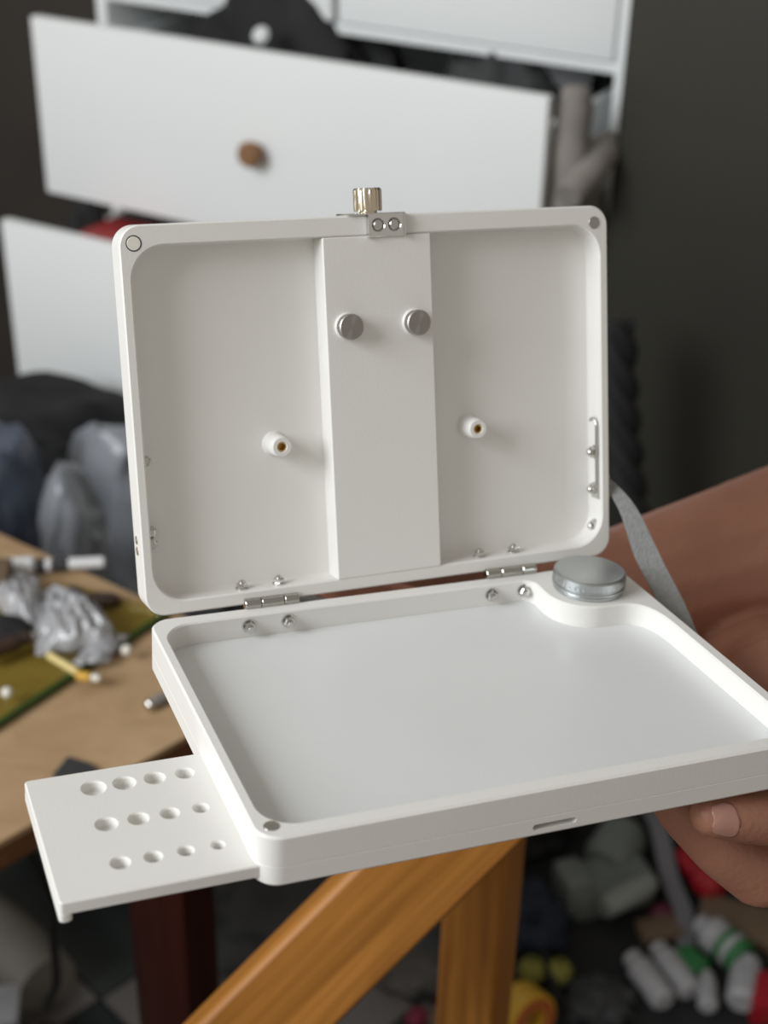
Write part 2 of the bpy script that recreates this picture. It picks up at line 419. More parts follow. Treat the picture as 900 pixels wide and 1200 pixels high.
LP = at_z(194, 945, .72); LP = Vector((LP.x, LP.y, 0)); tleg(LP)
tleg(c0 + bd * .78 + fd * .06); tleg(c0 + bd * .78 + fd * .68); tleg(c0 + fd * .69 + bd * .06)

# glass sheet
g0 = [at_z(x, y, TZ) for x, y in ((196, 722), (-60, 890), (-130, 760), (70, 690))]
GT = .008
cg = sum(g0, Vector()) / 4
gl = empty('glass_sheet', loc=(cg.x, cg.y, TZ + .0006)); tag(gl, 'sheet of glass with a dark green edge lying on the table', 'glass sheet')
L = [(q.x - cg.x, q.y - cg.y) for q in g0]
if sum(L[i][0] * L[(i + 1) % 4][1] - L[(i + 1) % 4][0] * L[i][1] for i in range(4)) < 0: L = L[::-1]
bm = B(); solid(bm, L, z0=0, z1=GT, c1=.0004, c0=.0004); mk('pane', bm, 'glass', gl, 30)
e0 = g0[0] - cg; e1 = g0[1] - cg; ed = (e1 - e0).normalized(); en = Vector((-ed.y, ed.x, 0))
if en.dot(e0) < 0: en = -en
bm = B(); q = [e0 + en * .0003, e1 + en * .0003, e1 + en * .0045, e0 + en * .0045]; LL = [(v.x, v.y) for v in q]
if sum(LL[i][0] * LL[(i + 1) % 4][1] - LL[(i + 1) % 4][0] * LL[i][1] for i in range(4)) < 0: LL = LL[::-1]
solid(bm, LL, z0=0, z1=GT, c1=.0005, c0=.0003); mk('edge_strip', bm, 'glassedge', gl, 30)
GZ = TZ + .0006 + GT

def crumple(name, px, py, z, rx, ry, rz, m, label, seed, rot=0, amp=.4, cat='bag', freq=2.6):
    bm = B(); blob(bm, rx, ry, rz, seed=seed, amp=amp, freq=freq, sub=5, ridge=True)
    p = at_z(px, py, z); o = mk(name, bm, m, ang=50)
    o.matrix_world = Matrix.Translation(p) @ Matrix.Rotation(R(rot), 4, 'Z'); tag(o, label, cat); return o
def film(corners, z, h, seed, label, rot=0, N=44):
    c = [at_z(x, y, z) for x, y in corners]; ctr = sum(c, Vector()) / 4; bm = B(); g = []
    for i in range(N + 1):
        r_ = []
        for j in range(N + 1):
            u, v = i / N, j / N
            p = (c[0] * (1 - u) + c[1] * u) * (1 - v) + (c[3] * (1 - u) + c[2] * u) * v
            nz = noise.fractal(Vector((u * 3.1 + seed, v * 2.3, seed * 1.7)), 1, 2.1, 4); rd = 1 - abs(nz) * 1.5
            wob = noise.noise(Vector((u * 4 + seed, v * 4, 9))) * .006
            pil = (16 * u * (1 - u) * v * (1 - v)) ** .6
            r_.append(bm.verts.new((p.x - ctr.x + wob, p.y - ctr.y - wob, .0012 + h * pil * max(.12, .35 + .65 * rd))))
        g.append(r_)
    for i in range(N):
        for j in range(N): bm.faces.new((g[i][j], g[i + 1][j], g[i + 1][j + 1], g[i][j + 1]))
    bt = [[bm.verts.new((v.co.x, v.co.y, .0004)) for v in r_] for r_ in (g[0], g[-1])]
    o = mk('plastic_bag', bm, 'clearbag', ang=80); md = o.modifiers.new('t', 'SOLIDIFY'); md.thickness = .0004; md.offset = 1
    o.location = ctr; tag(o, label, 'bag', 'clear plastic bags on the table'); return o
film([(48, 690), (122, 722), (142, 762), (40, 768)], GZ, .034, 3.3, 'large crumpled clear plastic bag on the glass sheet')
film([(-12, 694), (46, 676), (52, 742), (4, 722)], GZ, .026, 8.1, 'small clear plastic bag left of the large crumpled one')
film([(112, 752), (150, 744), (128, 778), (84, 780)], GZ, .008, 5.7, 'flat clear plastic bag at the right of the large one', N=24)
def stick(px0, py0, px1, py1, z, r, segs, name, label, cat):
    """segs: (t0, t1, radius factor, material, part name)"""
    a = at_z(px0, py0, z); b = at_z(px1, py1, z); a.z += r; b.z += r; d = b - a; Lg = d.length; d.normalize()
    rt = empty(name, axis_m(a, d)); tag(rt, label, cat)
    for t0, t1, rf, m, pn in segs:
        bm = B(); rr = r * rf; h0 = t0 * Lg; h1 = t1 * Lg; c = min(rr * .3, (h1 - h0) * .2)
        lathe(bm, [(0, h0), (rr - c, h0), (rr, h0 + c), (rr, h1 - c), (rr - c, h1), (0, h1)], 18); mk(pn, bm, m, rt, 40)
    return rt
stick(4, 674, 124, 668, TZ, .0095, [(0, .32, 1, 'white', 'cap'), (.32, .42, .8, 'socket', 'grip'), (.42, .48, .75, 'white', 'ring'), (.48, .64, .7, 'charcoal', 'band'), (.64, 1, .62, 'white', 'barrel')],
      'marker_pen', 'white marker pen with dark grip lying at the back of the table', 'pen')
stick(57, 771, 92, 792, GZ, .0035, [(0, 1, 1, 'paleyellow', 'shaft')], 'wooden_stick', 'pale yellow stick lying on the glass sheet', 'stick')
stick(90, 796, 118, 800, GZ, .0045, [(0, .62, 1, 'yellow', 'barrel'), (.62, 1, .75, 'cream', 'tip')], 'yellow_peg', 'short yellow peg with a cream tip at the glass edge', 'peg')
for px, py, lb in ((9, 817, 'cream bead on the glass near the left edge of view'), (149, 767, 'cream bead beside the glass edge near the paint box')):
    bm = B(); lathe(bm, [(0, 0), (.003, .0005), (.0052, .004), (.0045, .008), (.002, .0096), (0, .0096)], 20); o = mk('bead', bm, 'cream', ang=60)
    o.location = at_z(px, py, GZ) ; tag(o, lb, 'bead', 'cream beads')
for i, (px, py, lb) in enumerate(((121, 708, 'dark brown wooden lump behind the plastic bag'), (86, 700, 'small dark brown lump next to the larger one'))):
    bm = B(); blob(bm, .017 - .006 * i, .011 - .003 * i, .010, seed=20 + i, amp=.3, sub=3); o = mk('brown_lump', bm, 'darkbrown', ang=60); o.location = at_z(px, py, TZ); tag(o, lb, 'lump')
stick(172, 834, 200, 820, TZ, .0055, [(0, .25, 1, 'steel', 'end_cap'), (.25, 1, 1, 'greycloth', 'barrel')], 'metal_pin', 'short metal cylinder lying on bare table next to the paint box', 'pin')
stick(-20, 776, 42, 752, GZ, .008, [(0, .7, 1, 'darkbrown', 'handle'), (.7, .9, .8, 'darkbrown', 'collar'), (.9, 1, .5, 'steel', 'tip')], 'tool_handle', 'dark brown tool handle at the left side of the glass sheet', 'tool')
bm = B(); blob(bm, .028, .016, .014, seed=31, amp=.2, sub=3); o = mk('black_case', bm, 'black', ang=60); o.location = at_z(2, 742, GZ); tag(o, 'black rounded case at the left edge of the table', 'case')
bm = B(); box(bm, -.02, -.012, 0, .02, .012, .03, .003); o = mk('wood_block', bm, 'tan', ang=30); o.location = at_z(-8, 690, TZ); tag(o, 'tan wooden block beside the marker pen cap', 'block')
q = [at_z(x, y, TZ) for x, y in ((62, 912), (80, 890), (108, 899), (135, 925), (100, 940))]; cq = sum(q, Vector()) / 5
L = [(v.x - cq.x, v.y - cq.y) for v in q]
if sum(L[i][0] * L[(i + 1) % 5][1] - L[(i + 1) % 5][0] * L[i][1] for i in range(5)) < 0: L = L[::-1]
bm = B(); solid(bm, L, z0=0, z1=.004, c1=.0008, c0=.0004); o = mk('dark_offcut', bm, 'charcoal', ang=30); o.location = (cq.x, cq.y, TZ + .0004); tag(o, 'dark grey offcut on the table edge behind the brush holder', 'offcut')

# ------------------------------------------------------------------ wooden trestle below the box
YP = .78
pt = at_y(570, 985, YP); ptop = pt.copy()
tr = empty('wooden_stand', loc=(pt.x, pt.y, 0)); tag(tr, 'orange varnished wooden stand with a post and slanting brace under the box', 'stand')
def bar(name, a, b, wd, th, roll=0, up=Vector((0, 0, 1)), bend=0.0, ext=0):
    a = Vector(a); b = Vector(b); d = (b - a); Lg = d.length; d.normalize()
    y = up.cross(d); y.normalize(); z = d.cross(y)
    m3 = Matrix((d, y, z)).transposed().to_4x4(); m3.translation = a - Vector((pt.x, pt.y, 0))
    m3 = m3 @ Matrix.Rotation(roll, 4, 'X')
    bm = B(); N = 24; c = .003; prof = [(-wd / 2 + c, -th / 2), (wd / 2 - c, -th / 2), (wd / 2, -th / 2 + c), (wd / 2, th / 2 - c), (wd / 2 - c, th / 2), (-wd / 2 + c, th / 2), (-wd / 2, th / 2 - c), (-wd / 2, -th / 2 + c)]
    rs = []
    for i in range(N + 1):
        t = i / N; off = bend * math.sin(math.pi * t)
        rs.append([bm.verts.new((Lg * t, u + off, v)) for u, v in prof])
    for p, q_ in zip(rs, rs[1:]): bridge(bm, p, q_)
    bm.faces.new(rs[0]); bm.faces.new(rs[-1])
    return mk(name, bm, 'orange', tr, 35, mtx=m3)
post = bar('post', (pt.x, pt.y, 0), (pt.x, pt.y, pt.z + .05), .046, .046, up=Vector((-math.sin(R(24)), -math.cos(R(24)), 0)))
ja = at_y(600, 905, YP - .045); jb = at_y(304, 1200, YP - .115)
jd = (jb - ja).normalized(); kk = (ja.z - .0) / -jd.z
brace = bar('brace', ja, ja + jd * (kk - .01), .067, .028, up=Vector((0.05, -.93, .30)), bend=0.0)

# ------------------------------------------------------------------ floor clutter
def fl(px, py): return at_z(px, py, 0.0)
def fstick(px0, py0, px1, py1, r, segs, name, label, cat): return stick(px0, py0, px1, py1, 0.0005, r, segs, name, label, cat)
# thin black sheet added as shade in the floor gaps under the clutter
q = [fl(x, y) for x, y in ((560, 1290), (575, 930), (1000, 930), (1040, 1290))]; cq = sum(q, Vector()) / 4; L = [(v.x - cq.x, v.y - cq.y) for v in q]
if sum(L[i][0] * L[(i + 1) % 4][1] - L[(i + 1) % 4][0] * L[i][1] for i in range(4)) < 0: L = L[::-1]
bm = B(); solid(bm, L, z0=.0001, z1=.0005, c1=.0001, c0=0); o = mk('floor_shade_sheet', bm, 'black', ang=30); o.location = (cq.x, cq.y, 0); tag(o, 'thin black sheet added to darken the floor gaps beneath the clutter', 'sheet')
# grey-green power tool
p = fl(715, 1052); rt = empty('power_tool', Matrix.Translation(p) @ Matrix.Rotation(R(20), 4, 'Z')); tag(rt, 'pale grey-green plastic power tool lying among floor clutter', 'tool')
bm = B(); box(bm, -.075, -.035, 0, .055, .035, .055, .012); mk('body', bm, 'toolgrey', rt, 40)
bm = B(); box(bm, -.085, -.030, .012, -.045, .030, .072, .008); mk('battery', bm, 'toolgrey', rt, 40)
bm = B(); lathe(bm, [(0, -.05), (.03, -.05), (.036, -.03), (.036, .02), (.026, .035), (0, .036)], 24, axis_m((.035, .055, .045), (.8, .6, .1))); mk('motor_housing', bm, 'toolgrey', rt, 40)
bm = B(); lathe(bm, [(0, -.045), (.016, -.045), (.018, -.02), (.018, .03), (.013, .045), (0, .045)], 20, axis_m((.0, -.045, .05), (1, .25, .05))); mk('handle', bm, mat('pale_handle', (.24, .255, .24), .45), rt, 40)
# grey strap
bm = B(); P = smooth_path([fl(748, 960) + Vector((0, 0, .05)), fl(765, 1000) + Vector((0, 0, .06)), fl(782, 1045) + Vector((0, 0, .03)), fl(800, 1085) + Vector((0, 0, .02)), fl(803, 1120) + Vector((0, 0, .004))], 6)
for i in range(len(P) - 1):
    pass
def ribbon(bm, P, W_, th):
    rs = []
    for i, p in enumerate(P):
        wv = W_[i] if isinstance(W_, list) else W_
        t = (P[min(i + 1, len(P) - 1)] - P[max(i - 1, 0)]).normalized(); n_ = t.cross(wv).normalized() * th / 2
        rs.append([bm.verts.new(p + s * wv / 2 + k * n_) for s, k in ((-1, -1), (1, -1), (1, 1), (-1, 1))])
    for a, b in zip(rs, rs[1:]): bridge(bm, a, b)
    bm.faces.new(rs[0]); bm.faces.new(rs[-1]); return bm
ribbon(bm, P, Vector((.026, .006, 0)), .002); tag(mk('grey_webbing', bm, mat('floor_webbing', (.15, .15, .16), .7), ang=50), 'grey webbing strap trailing past the power tool on the floor', 'strap')
fstick(792, 1012, 838, 1060, .021, [(0, .55, .72, 'redp', 'neck'), (.55, .92, 1, 'redp', 'body'), (.92, 1, .8, 'redp', 'cap')], 'red_bottle', 'small red plastic bottle lying near the hand on the floor', 'bottle')
bm = B(); blob(bm, .02, .015, .018, seed=40, amp=.2, sub=3); o = mk('red_scrap', bm, mat('maroon', (.10, .008, .03), .6), ang=60); o.location = fl(775, 1075); tag(o, 'dark maroon scrap beside the grey webbing strap', 'scrap')
tubeparts = lambda c: [(0, .82, 1, 'shadedwhite', 'body'), (.82, .9, .7, 'shadedwhite', 'neck'), (.9, 1, .75, c, 'cap')]
fstick(778, 1186, 738, 1132, .019, tubeparts('shadedwhite'), 'paint_tube', 'white paint tube lying at the left of a pair on the floor', 'tube')
fstick(808, 1174, 768, 1120, .018, tubeparts('shadedwhite'), 'paint_tube', 'white paint tube lying beside the green block', 'tube')
fstick(868, 1140, 816, 1096, .026, [(0, .18, 1, 'greenp', 'base_band'), (.18, .3, 1, 'shadedwhite', 'lower_body'), (.3, .42, 1.01, 'greenp', 'label_band'), (.42, .8, 1, 'shadedwhite', 'body'), (.8, 1, .6, 'shadedwhite', 'cap')], 'white_bottle', 'white plastic bottle with green markings lying beneath the hand', 'bottle')
bm = B(); box(bm, -.018, -.022, 0, .018, .022, .03, .004); o = mk('green_block', bm, 'greenp', ang=30); o.matrix_world = Matrix.Translation(fl(806, 1140)) @ Matrix.Rotation(R(35), 4, 'Z'); tag(o, 'small green block next to the white paint tubes', 'block')
fstick(866, 1190, 874, 1140, .022, [(0, .85, 1, 'shadedwhite', 'body'), (.85, 1, .8, 'shadedwhite', 'cap')], 'white_can', 'white can next to the red box at the lower right', 'can')
bm = B(); box(bm, -.028, -.03, 0, .028, .03, .04, .003); o = mk('red_carton', bm, 'redp', ang=30); o.location = fl(898, 1182); tag(o, 'bright red carton at the lower right corner', 'box')
bm = B(); box(bm, -.014, -.0305, .008, .014, -.0301, .03, .0002); mk('front_label', bm, 'red', o, 30)
fstick(828, 1190, 826, 1150, .014, tubeparts('shadedwhite'), 'paint_tube', 'small white paint tube between the pair and the can', 'tube')
for px, py, sx, sy, r_, lb in ((875, 1090, .07, .035, -20, 'large tan cardboard piece below the hand'), (772, 1096, .03, .02, 15, 'small tan cardboard scrap beside the grey strap')):
    bm = B(); box(bm, -sx, -sy, 0, sx, sy, .018, .003); o = mk('cardboard', bm, 'tan', ang=30); o.matrix_world = Matrix.Translation(fl(px, py)) @ Matrix.Rotation(R(r_), 4, 'Z'); tag(o, lb, 'cardboard')
def heap(name, px, py, rx, ry, rz, m, label, seed, cat, rot=0, amp=.35):
    bm = B(); blob(bm, rx, ry, rz, seed=seed, amp=amp, freq=2.5, sub=4); o = mk(name, bm, m, ang=70)
    o.matrix_world = Matrix.Translation(fl(px, py)) @ Matrix.Rotation(R(rot), 4, 'Z'); return tag(o, label, cat)
heap('navy_cloth', 622, 1096, .045, .055, .06, 'navy', 'navy blue cloth heaped behind the wooden post', 50, 'cloth')
heap('black_bag', 575, 975, .11, .09, .10, 'black', 'black bag on the floor beneath the box front', 51, 'bag')
heap('black_bag', 860, 965, .12, .05, .06, 'black', 'black bag behind the red bottle', 52, 'bag')
heap('charcoal_cloth', 700, 1180, .045, .04, .03, 'charcoal', 'charcoal cloth left of the white paint tubes', 53, 'cloth')
heap('charcoal_cloth', 320, 1080, .13, .10, .08, 'charcoal', 'dark grey cloth on the floor between the table leg and the brace', 54, 'cloth')
heap('grey_rag', 488, 1142, .05, .04, .02, mat('grey_rag', (.10, .095, .09), .8, var=.2, vscale=12), 'dull grey rag on the floor left of the wooden post', 55, 'rag')
heap('grey_rag', 662, 1035, .018, .016, .03, 'toolgrey', 'small pale rag behind the power tool', 56, 'rag')
heap('red_scrap', 490, 1195, .016, .014, .012, mat('crimson', (.2, .01, .04), .6), 'crimson scrap at the foot of the wooden post', 57, 'scrap')
for px, py, lb in ((622, 1148, 'lime yarn ball nearest the wooden post'), (654, 1150, 'lime yarn ball farther from the wooden post')):
    bm = B(); lathe(bm, [(.004, .0), (.013, .003), (.019, .014), (.019, .022), (.012, .034), (.004, .037)], 20)
    o = mk('yarn_ball', bm, 'lime', ang=70); o.location = fl(px, py); tag(o, lb, 'yarn', 'lime yarn balls')
# yellow roll and brown pot close to the stand foot
rt = empty('tape_roll', Matrix.Translation(fl(612, 1212)) @ Matrix.Rotation(R(35), 4, 'Z') @ Matrix.Translation((0, 0, .038)) @ Matrix.Rotation(R(78), 4, 'X')); tag(rt, 'yellow tape roll with orange face standing by the post foot', 'tape')
bm = B(); lathe(bm, [(.018, -.02), (.036, -.02), (.038, -.018), (.038, .018), (.036, .02), (.018, .02), (.018, -.02)], 32); mk('rim', bm, 'yellow', rt, 40)
bm = B(); lathe(bm, [(.019, .0203), (.033, .0203), (.033, .0215), (.019, .0215), (.019, .0203)], 32); mk('face_ring', bm, mat('orange_face', (.45, .11, .03), .5), rt, 40)
bm = B(); lathe(bm, [(0, 0), (.022, 0), (.030, .01), (.031, .02), (.022, .032), (0, .035)], 28); o = mk('brown_pot', bm, 'tan', ang=50); o.location = fl(527, 1206); tag(o, 'tan rounded pot left of the post foot', 'pot')
# cables
def cable(pts, r, label, m='black'):
    bm = B(); tube(bm, smooth_path(pts, 8), r, 8); return tag(mk('cable', bm, m, ang=70), label, 'cable')
zz = Vector((0, 0, .006))
cable([fl(455, 1120) + zz, fl(478, 1150) + zz, fl(500, 1172) + zz, fl(520, 1178) + zz], .005, 'black cable on the floor left of the post')
cable([fl(630, 1120) + zz * 6, fl(648, 1165) + zz * 3, fl(668, 1195) + zz, fl(680, 1230) + zz], .006, 'black cable looping past the yarn balls')
hx = at_y(62, 985, .99)
cable([Vector((hx.x - .02, .93, TZ - .036)), at_y(58, 1050, 1.0), at_y(62, 1100, 1.02), at_y(66, 1150, 1.04), at_y(54, 1178, 1.06)], .0045, 'black cable hanging under the table by the brush holder')
# pale pipe lower left, paper corner
bm = B(); tube(bm, smooth_path([fl(-60, 1075) + Vector((0, 0, .05)), fl(10, 1130) + Vector((0, 0, .05)), fl(60, 1185) + Vector((0, 0, .05))], 8), .042, 20)
tag(mk('grey_pipe', bm, mat('dull_grey', (.20, .185, .165), .6, var=.15, vscale=10), ang=50), 'thick dull grey pipe lying on the tiled floor', 'pipe')
heap('brown_cloth', 45, 1250, .07, .06, .03, mat('brown_cloth', (.05, .032, .028), .8, var=.2, vscale=15), 'brown cloth on the tiles at the lower left', 60, 'cloth')
bm = B(); box(bm, -.04, -.03, 0, .04, .03, .012, .002); o = mk('white_paper', bm, 'shadedwhite', ang=30); o.matrix_world = Matrix.Translation(fl(-8, 1222) + Vector((0, 0, .06))) @ Matrix.Rotation(R(8), 4, 'Z'); tag(o, 'white paper stack at the lower left corner', 'paper')

# ------------------------------------------------------------------ THE PAINT BOX
BR = Matrix(((0.9275, -0.3725, 0.0305), (0.3664, 0.9223, 0.1233), (-0.0741, -0.1032, 0.9919)))
BM = BR.to_4x4(); BM.translation = (-0.0407, 0.3825, 1.1939)
W, D, T = 240.0, 174.0, 22.0
bx = empty('paint_box', BM); tag(bx, 'open white plastic paint box with a hinged lid and metal fittings, held in a hand', 'paint box')
def arc(cx, cy, r, a0, a1, n=8): return [(cx + r * math.cos(R(a0 + (a1 - a0) * i / n)), cy + r * math.sin(R(a0 + (a1 - a0) * i / n))) for i in range(n + 1)]
outer = rrect(0, 0, W, D, 9.5, 10)
xi0, xi1, yi0, yi1, ri = 4.8, 234.0, 7.2, 166.4, 14.0
def bez(p0, p1, p2, p3, n=8): return [tuple((1 - t) ** 3 * a + 3 * (1 - t) ** 2 * t * b + 3 * (1 - t) * t * t * c + t ** 3 * d for a, b, c, d in zip(p0, p1, p2, p3)) for t in [i / n for i in range(n + 1)]]
inner = (arc(xi1 - ri, yi0 + ri, ri, -90, 0) + bez((xi1, 105), (xi1, 120), (231, 130), (219, 130.5), 10)
         + arc(211, 151.5, 21, 270, 180, 12) + arc(190 - 6, 160.4, 6, 0, 90, 5)[0:] + arc(xi0 + ri, yi1 - ri, ri, 90, 180) + arc(xi0 + ri, yi0 + ri, ri, 180, 270))
bm = B(); solid(bm, outer, [inner], -12.66, 0, c1=.9, c0=.2, hc=.7); mm(bm); mk('base_frame', bm, 'plastic', bx, 38)
# lower cover with a finger slot in its front edge and a channel for the brush holder
bm = B(); solid(bm, outer, [], -T, -12.72, c1=.2, c0=1.9); mm(bm); cover = mk('base_cover', bm, 'plastic', bx, 38)
cut = B(); solid(cut, rrect(-9.4, -1.35, 9.4, 1.35, 1.3, 6), [], -8, 8, c1=0, c0=0)
bmesh.ops.transform(cut, matrix=Matrix.Translation((118, 0, -16.9)) @ Matrix.Rotation(R(90), 4, 'X'), verts=cut.verts[:]); mm(cut)
co = mk('slot_cutter', cut, 'plastic', bx, 0)
def boolean(o, c):
    md = o.modifiers.new('b', 'BOOLEAN'); md.object = c; md.operation = 'DIFFERENCE'; md.solver = 'EXACT'
    bpy.context.view_layer.update(); dg = bpy.context.evaluated_depsgraph_get()
    me = bpy.data.meshes.new_from_object(o.evaluated_get(dg)); o.modifiers.clear(); o.data = me
    me.polygons.foreach_set('use_smooth', [True] * len(me.polygons)); me.set_sharp_from_angle(angle=R(35))
    bpy.data.objects.remove(c, do_unlink=True)
boolean(cover, co)
# palette floor
bm = B(); solid(bm, offset(inner, -.05), [], -12.5, -11.0, c1=.15, c0=0); mm(bm); mk('palette_panel', bm, 'palette', bx, 30)
# brush holder that slides out on the left
holes = []
for row, rr in ((69.3, (4.5, 4.1, 3.8, 3.4)), (44.8, (3.9, 3.6, 3.3, 2.8)), (20.5, (3.3, 3.0, 2.7, 2.3))):
    for i, r_ in enumerate(rr): holes.append(circle(-45 + 11.9 * i, row, r_))
bm = B(); solid(bm, rrect(-69.3, 4.2, 12, 81.6, 1.6, 5), holes, -18.6, -13.4, c1=.5, c0=.4, hc=.55, floor=-17.6, fil=.3)
mm(bm); bh = mk('brush_holder', bm, 'plastic', bx, 38)
bm = B(); solid(bm, rrect(-69.4, 4.1, -64.8, 81.7, 1.6, 5), [], -22.6, -18.5, c1=.1, c0=1.2); mm(bm); mk('pull_lip', bm, 'plastic', bh, 38)
# magnets
def disc(r, h, c=.15): return [(0, 0), (r, 0), (r, h - c), (r - c, h), (0, h)]
def magnet(parent, x, y, z=0, m='darksteel'):
    bm = B(); lathe(bm, [(v[0] * .001, v[1] * .001) for v in disc(3.0, .25)], 28)
    o = mk('magnet', bm, m, parent, 40, loc=(x * .001, y * .001, (z - .02) * .001))
    return o
magnet(bx, 6.7, 7.8); magnet(bx, 233.3, 7.8)

# bolts (nut + thread end)
_b = B()
lathe(_b, [(0, 0), (.0031, 0), (.0031, .0005), (.0025, .0005)], 24)
lathe(_b, [(.0026, .0004), (.0026, .0021), (.0022, .0026), (.00145, .0026)], 6)
lathe(_b, [(.0014, .0025), (.0014, .0034), (.0010, .0038), (0, .0039)], 14)
bolt0 = None
def bolt(parent, loc, axis, s=1.0):
    global bolt0
    mx = axis_m([c * .001 for c in loc], axis) @ Matrix.Scale(s * 1.12, 4) @ Matrix.Rotation(random.random(), 4, 'Z')
    if bolt0 is None: bolt0 = mk('bolt', _b, 'steel', parent, 30, mtx=mx); return bolt0
    return cp(bolt0, parent, mx)
for x in (45.5, 64.4, 168.6, 186.0): bolt(bx, (x, 166.3, -5.2), (0, -1, 0))
# hinges
def hinge(x0, x1):
    bm = B(); box(bm, x0, 173.2, -9, x1, 174.7, .8, .2); box(bm, x0, 176.6, 1.9, x1, 186, 2.4, .05); mm(bm); h = mk('hinge', bm, 'steel', bx, 30)
    n = (0, .30, .72, 1)
    for a, b in zip(n, n[1:]):
        bm = B(); xa = x0 + (x1 - x0) * a + .15; xb = x0 + (x1 - x0) * b - .15; r_ = 2.75
        lathe(bm, [(0, xa), (r_ - .3, xa), (r_, xa + .3), (r_, xb - .3), (r_ - .3, xb), (0, xb)], 20, axis_m((0, 174.9, 1.5), (1, 0, 0)))
        mm(bm); mk('knuckle', bm, 'darksteel', h, 30)
hinge(45.5, 72.0); hinge(168.5, 196.0)

# ---- lid
LW = Matrix(((0.925, -0.063, 0.3746), (0.3746, 0.3147, -0.8721), (-0.0629, 0.9471, 0.3148)))   # world axes of lid: columns x,u,n
LL4 = LW.to_4x4(); LL4.translation = Vector((0.0049, 0.5897, 1.1695)) - LW @ Vector((.12, 0, 0))
lidm = BM.inverted() @ LL4
H = 173.5
lo = rrect(0, -1.1, W, H, 9.5, 10); li = rrect(4.6, 5.2, 235.4, 164.3, 15, 10)
bm = B(); solid(bm, lo, [li], -16.5, 0, c1=.7, c0=1.4, hc=.7, floor=-12.2, fil=1.2); mm(bm); lid = mk('lid', bm, 'plastic', bx, 38, mtx=lidm)
bm = B(); solid(bm, rrect(92.5, 4.9, 145.6, 164.15, .5, 3), [], -12.3, .25, c1=.35, c0=0); mm(bm); mk('center_panel', bm, 'plastic', lid, 38)
bm = B(); lathe(bm, [(0, 0), (.0035, 0), (.0035, .00012), (.0030, .00014), (0, .00014)], 28); mk('magnet_seat', bm, 'socket', lid, 40, loc=(.0065, .1656, 0))
magnet(lid, 6.5, 165.6, .05, 'cream'); magnet(lid, 232.7, 165.4)  # first one cream instead of nickel, standing in for a bright reflection
for x, y in ((102.6, 123.8), (136.0, 123.6)):
    bm = B(); lathe(bm, [(0, 0), (6.2, 0), (6.2, 1.2), (5.8, 1.7), (0, 1.7)], 36); mm(bm); mk('collar', bm, 'plastic', lid, 35, loc=(x * .001, y * .001, .00025))
    bm = B(); lathe(bm, [(0, 0), (5.6, 0), (5.7, .4), (5.9, .6), (5.9, 4.3), (5.5, 4.7), (0, 4.7)], 48); mm(bm); mk('thumb_screw', bm, 'turned', lid, 35, loc=(x * .001, y * .001, .0019))
for x, y in ((68.5, 70.8), (168.0, 70.0)):
    bm = B(); lathe(bm, [(6.2, 0), (5.4, 1.0), (5.1, 3), (5.0, 10.6), (4.3, 11.6), (2.5, 11.6), (2.3, 11.3), (2.3, 5)], 32); mm(bm); mk('standoff', bm, 'plastic', lid, 40, loc=(x * .001, y * .001, -.0122))
    bm = B(); lathe(bm, [(2.28, 6), (2.28, 10.9), (1.55, 10.9), (1.45, 10.6), (1.45, 6.0), (0, 6.0)], 24); mm(bm); mk('brass_insert', bm, 'brass', lid, 30, loc=(x * .001, y * .001, -.0122))
for x in (47.0, 65.1, 169.4, 188.3): bolt(lid, (x, 5.3, -6.2), (0, 1, 0), .95)
for u in (51.6, 32.5, 13.4): bolt(lid, (235.3, u, -6.2), (-1, 0, 0))
for u in (37.0, 31.5): bolt(lid, (4.7, u, -6.2), (1, 0, 0))
# hook rods on both side walls
def hook(sx, x):
    bm = B(); tube(bm, [(v[0], v[1], v[2]) for v in smooth_path([(x, 31, -2.6), (x, 50, -2.5), (x, 64, -2.3), (x, 67.5, -3.2), (x - sx * .3, 69, -5.2), (x - sx * .6, 67.5, -7.4)], 6)], .75, 10); mm(bm)
    mk('latch_hook', bm, 'steel', lid, 50)
    bm = B(); box(bm, min(x, x + sx * 1.4), 28, -8.6, max(x, x + sx * 1.4), 35.5, -1.4, .3); mm(bm); mk('hook_plate', bm, 'chrome', lid, 30)
hook(1, 234.0)
bolt(lid, (4.7, 70, -4.0), (1, 0, 0), .8)
for u in (33.6, 28.6):
    bm = B(); lathe(bm, [(0, -.3), (2.1, -.3), (2.1, .25), (1.8, .5), (.9, .55), (.8, .1), (0, .1)], 20); mm(bm); mk('screw_head', bm, 'chrome', lid, 35, mtx=axis_m((0, u * .001, -.0085), (-1, 0, 0)))
# clip and clamp knob on the top edge
bm = B(); box(bm, 104.8, 173.6, -14.0, 132.6, 174.4, 1.6, .25); mm(bm); clip = mk('clip_bracket', bm, 'chrome', lid, 30)
bm = B(); solid(bm, rrect(114.2, 163.6, 132.6, 174.2, .8, 4), [circle(119.4, 168.9, 2.9), circle(127.4, 168.9, 2.9)], .8, 1.6, c1=.2, c0=.1, hc=.3); mm(bm); mk('clip_front', bm, 'chrome', clip, 30)
for xa in (114.2, 132.0):
    bm = B(); box(bm, xa, 163.2, .4, xa + .6, 174.2, 2.8, .2); mm(bm); mk('clip_flange', bm, 'chrome', clip, 30)
for x in (119.4, 127.4):
    bm = B(); lathe(bm, [(0, .2), (2.3, .2), (2.3, 1.3), (1.9, 1.7), (0, 1.8)], 24); mm(bm); mk('rivet', bm, 'steel', clip, 35, loc=(x * .001, .1689, .0001))
bm = B(); NK = 72; prof = [(0, 174.3), (4.2, 174.3), (4.2, 175.2), (6.2, 175.2), (6.55, 175.7), (6.55, 184.6), (5.9, 185.6), (4.3, 185.6), (4.0, 185.2), (0, 185.2)]
lathe(bm, [(r_, z) for r_, z in prof], NK)
